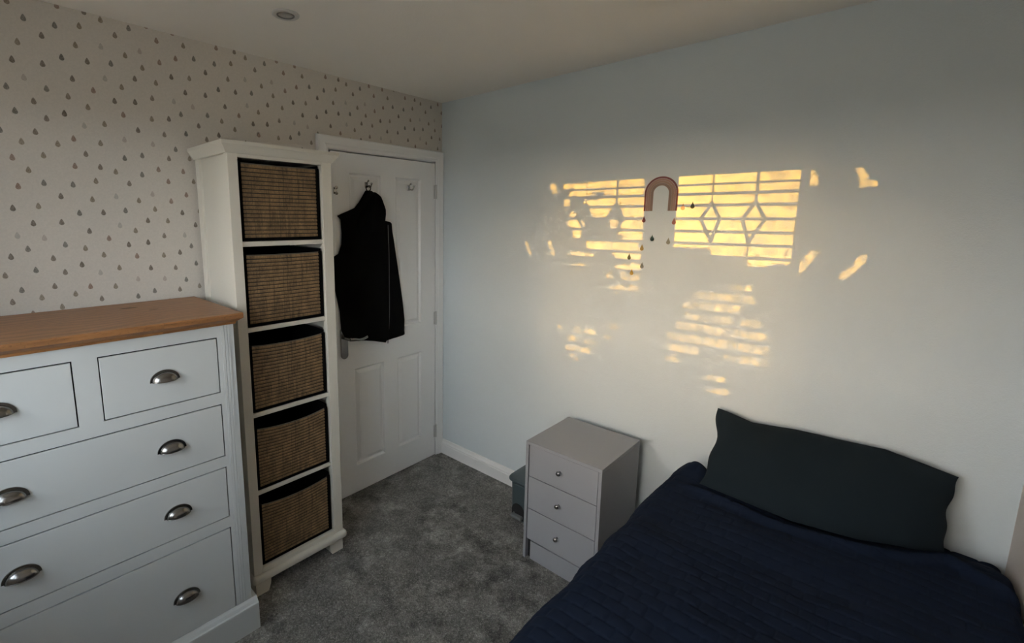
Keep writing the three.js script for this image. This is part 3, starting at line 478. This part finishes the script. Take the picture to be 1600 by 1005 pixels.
{
  const t = thing('bedspread', 'navy blue quilted bedspread stitched in a brick pattern over the bed', 'bedspread', [-1.0, 0.16, 2.08]);
  // path across the bed: up the left side, over the shoulder, across, down against the far wall
  const zl = 1.608, rr = 0.080, zr = 2.562, r2 = 0.030, side = 0.36, topLen = (zr - r2) - (zl + rr), arc = rr * Math.PI / 2, arc2 = r2 * Math.PI / 2, tail = 0.10, total = side + arc + topLen + arc2 + tail;
  const cross = (s) => { if (s < side) return [zl - 0.02 * smooth(side, 0, s), -rr - (side - s), -1, 0]; s -= side; if (s < arc) { const a = s / rr; return [zl + rr - rr * Math.cos(a), -rr + rr * Math.sin(a), -Math.cos(a), Math.sin(a)]; } s -= arc; if (s < topLen) return [zl + rr + s, 0, 0, 1]; s -= topLen; if (s < arc2) { const a = s / r2; return [zr - r2 + r2 * Math.sin(a), -r2 + r2 * Math.cos(a), Math.sin(a), Math.cos(a)]; } s -= arc2; return [zr, -r2 - s, 1, 0]; };
  const cw = 0.064, ch = 0.042, puff = (s, x) => { const j = Math.floor(s / cw), f = s / cw - j, X = x / ch + 0.0, i = Math.floor(X), g = X - i; const s2 = s / cw + 0.5 * (i & 1), f2 = s2 - Math.floor(s2), a = Math.min(g, 1 - g) * ch, b = Math.min(f2, 1 - f2) * cw, row = Math.exp(-a / 0.0035), stitch = Math.exp(-b / 0.0045); return 0.0046 * (1 - Math.max(0.75 * row, stitch)); };
  const wob = lattice(41, 16), wob2 = lattice(42, 32);
  const nx = 520, ns = 420, xA = -1.99, xB = -0.022;
  const g = grid(nx, ns, (u, v) => {
    const x = lerp(xA, xB, u), s = v * total, c = cross(s), p = puff(s, x);
    let y = bedTop + c[1] - 0.062 * smooth(-0.22, -0.03, x), z = c[0];
    const onTop = smooth(-0.06, 0.0, c[1]);
    y += onTop * (0.010 * (wob(u, v * 0.5) - 0.5) * 2 + 0.004 * (wob2(u, v * 0.6) - 0.5) * 2);
    y += 0.034 * Math.exp(-(((x + 0.20) / 0.06) ** 2) - (((z - 1.70) / 0.045) ** 2));
    y += 0.020 * onTop * Math.exp(-(((x - pillowFoot(z) + 0.045) / 0.022) ** 2)) * smooth(1.66, 1.76, z);
    y -= 0.028 * onTop * smooth(0.005, 0.08, x - pillowFoot(z)) * smooth(1.72, 1.80, z) * smooth(2.435, 2.40, z);
    z += -0.006 * (1 - onTop) * (z < 2 ? 1 : 0) * Math.sin(x * 23 + 2 * Math.sin(x * 7));
    return [x, y + c[3] * p, z + c[2] * p, x, s];
  });
  flip(g); g.computeVertexNormals();
  M.navyQuilt.side = THREE.DoubleSide;
  mesh('quilt', g, M.navyQuilt, t);
}
{
  const t = thing('pillow', 'dark blue-grey pillow propped against the blue wall at the head of the bed', 'pillow', [-0.2, 0.6, 2.08]);
  const topC = [1.724,0.843,1.771,0.837,1.856,0.820,1.992,0.833,2.116,0.836,2.256,0.845,2.346,0.831,2.437,0.813];
  const curve = (c, u) => { const n = c.length / 2 - 1, k = Math.min(n - 1, Math.floor(u * n)), f = u * n - k, w = f * f * (3 - 2 * f) * 0.4 + f * 0.6; return [lerp(c[2 * k], c[2 * k + 2], w), lerp(c[2 * k + 1], c[2 * k + 3], w)]; };
  const topAt = (u) => { const z = lerp(1.724, 2.437, u); for (let i = 0; i + 3 < topC.length; i += 2) if (z <= topC[i + 2] + 1e-9) return lerp(topC[i + 1], topC[i + 3], (z - topC[i]) / (topC[i + 2] - topC[i])); return topC[topC.length - 1]; };
  const bot = FOOT;
  const P = (u, v, dir) => {                                 // v: 0 bottom seam, 1 top seam
    const b = curve(bot, u), zt = lerp(1.724, 2.437, u), yt = topAt(u), yb = bedTop + 0.014 - 0.014 * smooth(0.70, 1, u), xt = -0.052 - 0.004 * Math.sin(9 * u);
    let z = lerp(b[0], zt, v), x = lerp(b[1], xt, v), y = lerp(yb, yt, v);
    const pinch = (1 - u) ** 10, pinch2 = u ** 10;            // scalloped ends
    z += pinch * (0.020 * Math.sin(Math.PI * v) + 0.006 * Math.sin(13 * v)) - pinch2 * (0.012 * Math.sin(Math.PI * v) + 0.0035 * Math.sin(15 * v));
    const nx = -(yt - yb), ny = -(x - x) + (xt - b[1]), l = Math.hypot(nx, ny), e = Math.pow(Math.max(0, 1 - Math.abs(2 * u - 1) ** 5), 0.75) * Math.pow(Math.max(0, Math.sin(Math.PI * v)), 0.62);
    const th = dir * (dir > 0 ? 0.066 : 0.045) * e + 0.0065 * dir * e * (Math.sin(19 * u + 6 * v) * 0.45 + Math.sin(8 * v - 12 * u) * 0.6 + Math.sin(31 * u - 11 * v) * 0.25);
    return [x + nx / l * th, y + ny / l * th, z, u * 0.7, v * 0.4];
  };
  const front = grid(90, 50, (u, v) => P(u, v, 1)), back = grid(60, 24, (u, v) => P(1 - u, v, -1));
  flip(front); flip(back); front.computeVertexNormals(); back.computeVertexNormals();
  M.pillowCloth.side = THREE.DoubleSide;
  mesh('pillowcase', [front, back], M.pillowCloth, t);
}
// ---------------------------------------------------------------- wall stickers on the blue wall
{
  const zc = 1.404, yc = 1.755, bands = [[0.074, 0.066, 0.16, 0.035, 0.03], [0.065, 0.056, 0.34, 0.20, 0.15], [0.0555, 0.046, 0.31, 0.20, 0.145], [0.0455, 0.034, 0.24, 0.165, 0.13]];
  const t = thing('rainbow_sticker', 'muted red and brown rainbow arch sticker on the blue wall', 'sticker', [0, 1.676, zc]);
  for (const [ro, ri, r, g, b] of bands) {
    const s = new THREE.Shape(); s.moveTo(-ro, -0.079); s.lineTo(-ro, 0); s.absarc(0, 0, ro, Math.PI, 0, true); s.lineTo(ro, -0.079); s.lineTo(ri, -0.079); s.lineTo(ri, 0); s.absarc(0, 0, ri, 0, Math.PI, false); s.lineTo(-ri, -0.079);
    const q = new THREE.ExtrudeGeometry(s, { depth: 0.0008, bevelEnabled: false, curveSegments: 28 }); q.rotateY(-Math.PI / 2); q.translate(-0.0002, yc, zc);
    mesh('band', q, std(rgb(r, g, b), 0.6), t);
  }
  const drops = [
    [1.334, 1.635, [0.13, 0.015, 0.015], 'dark red raindrop sticker at the left, just under the rainbow arch'],
    [1.469, 1.627, [0.42, 0.15, 0.11], 'pale red raindrop sticker at the right, under the rainbow arch'],
    [1.378, 1.550, [0.02, 0.05, 0.035], 'dark green raindrop sticker in the middle under the rainbow'],
    [1.451, 1.538, [0.28, 0.27, 0.20], 'faint olive-grey raindrop sticker right of the dark green one'],
    [1.334, 1.504, [0.42, 0.27, 0.06], 'ochre raindrop sticker below left of the dark green one'],
    [1.276, 1.458, [0.02, 0.035, 0.035], 'blackish teal raindrop sticker, leftmost under the rainbow'],
    [1.340, 1.420, [0.22, 0.22, 0.18], 'grey raindrop sticker low in the shadow of the mullion'],
    [1.293, 1.385, [0.46, 0.28, 0.03], 'deep yellow raindrop sticker, lowest under the rainbow'],
    [1.541, 1.696, [0.02, 0.035, 0.03], 'blackish green raindrop sticker in the sunlit patch right of the rainbow'],
    [1.502, 1.690, [0.55, 0.33, 0.22], 'faint peach raindrop sticker in the sunlit patch beside the rainbow'],
  ];
  for (const [z, y, c, label] of drops) {
    const s = new THREE.Shape(), k = 0.0085; s.moveTo(0, 0.019); s.bezierCurveTo(0.002, 0.010, k, 0.003, k, -0.003); s.absarc(0, -0.003, k, 0, -Math.PI, true); s.bezierCurveTo(-k, 0.003, -0.002, 0.010, 0, 0.019);
    const q = new THREE.ExtrudeGeometry(s, { depth: 0.0008, bevelEnabled: false, curveSegments: 14 }); q.rotateY(-Math.PI / 2); q.translate(-0.0002, 0, 0);
    const m = mesh('raindrop_sticker', q, std(rgb(...c), 0.6)); m.position.set(0, y, z);
    m.userData = { label, category: 'sticker', group: 'raindrop stickers under the rainbow' };
  }
}
renderer.render(scene, camera);
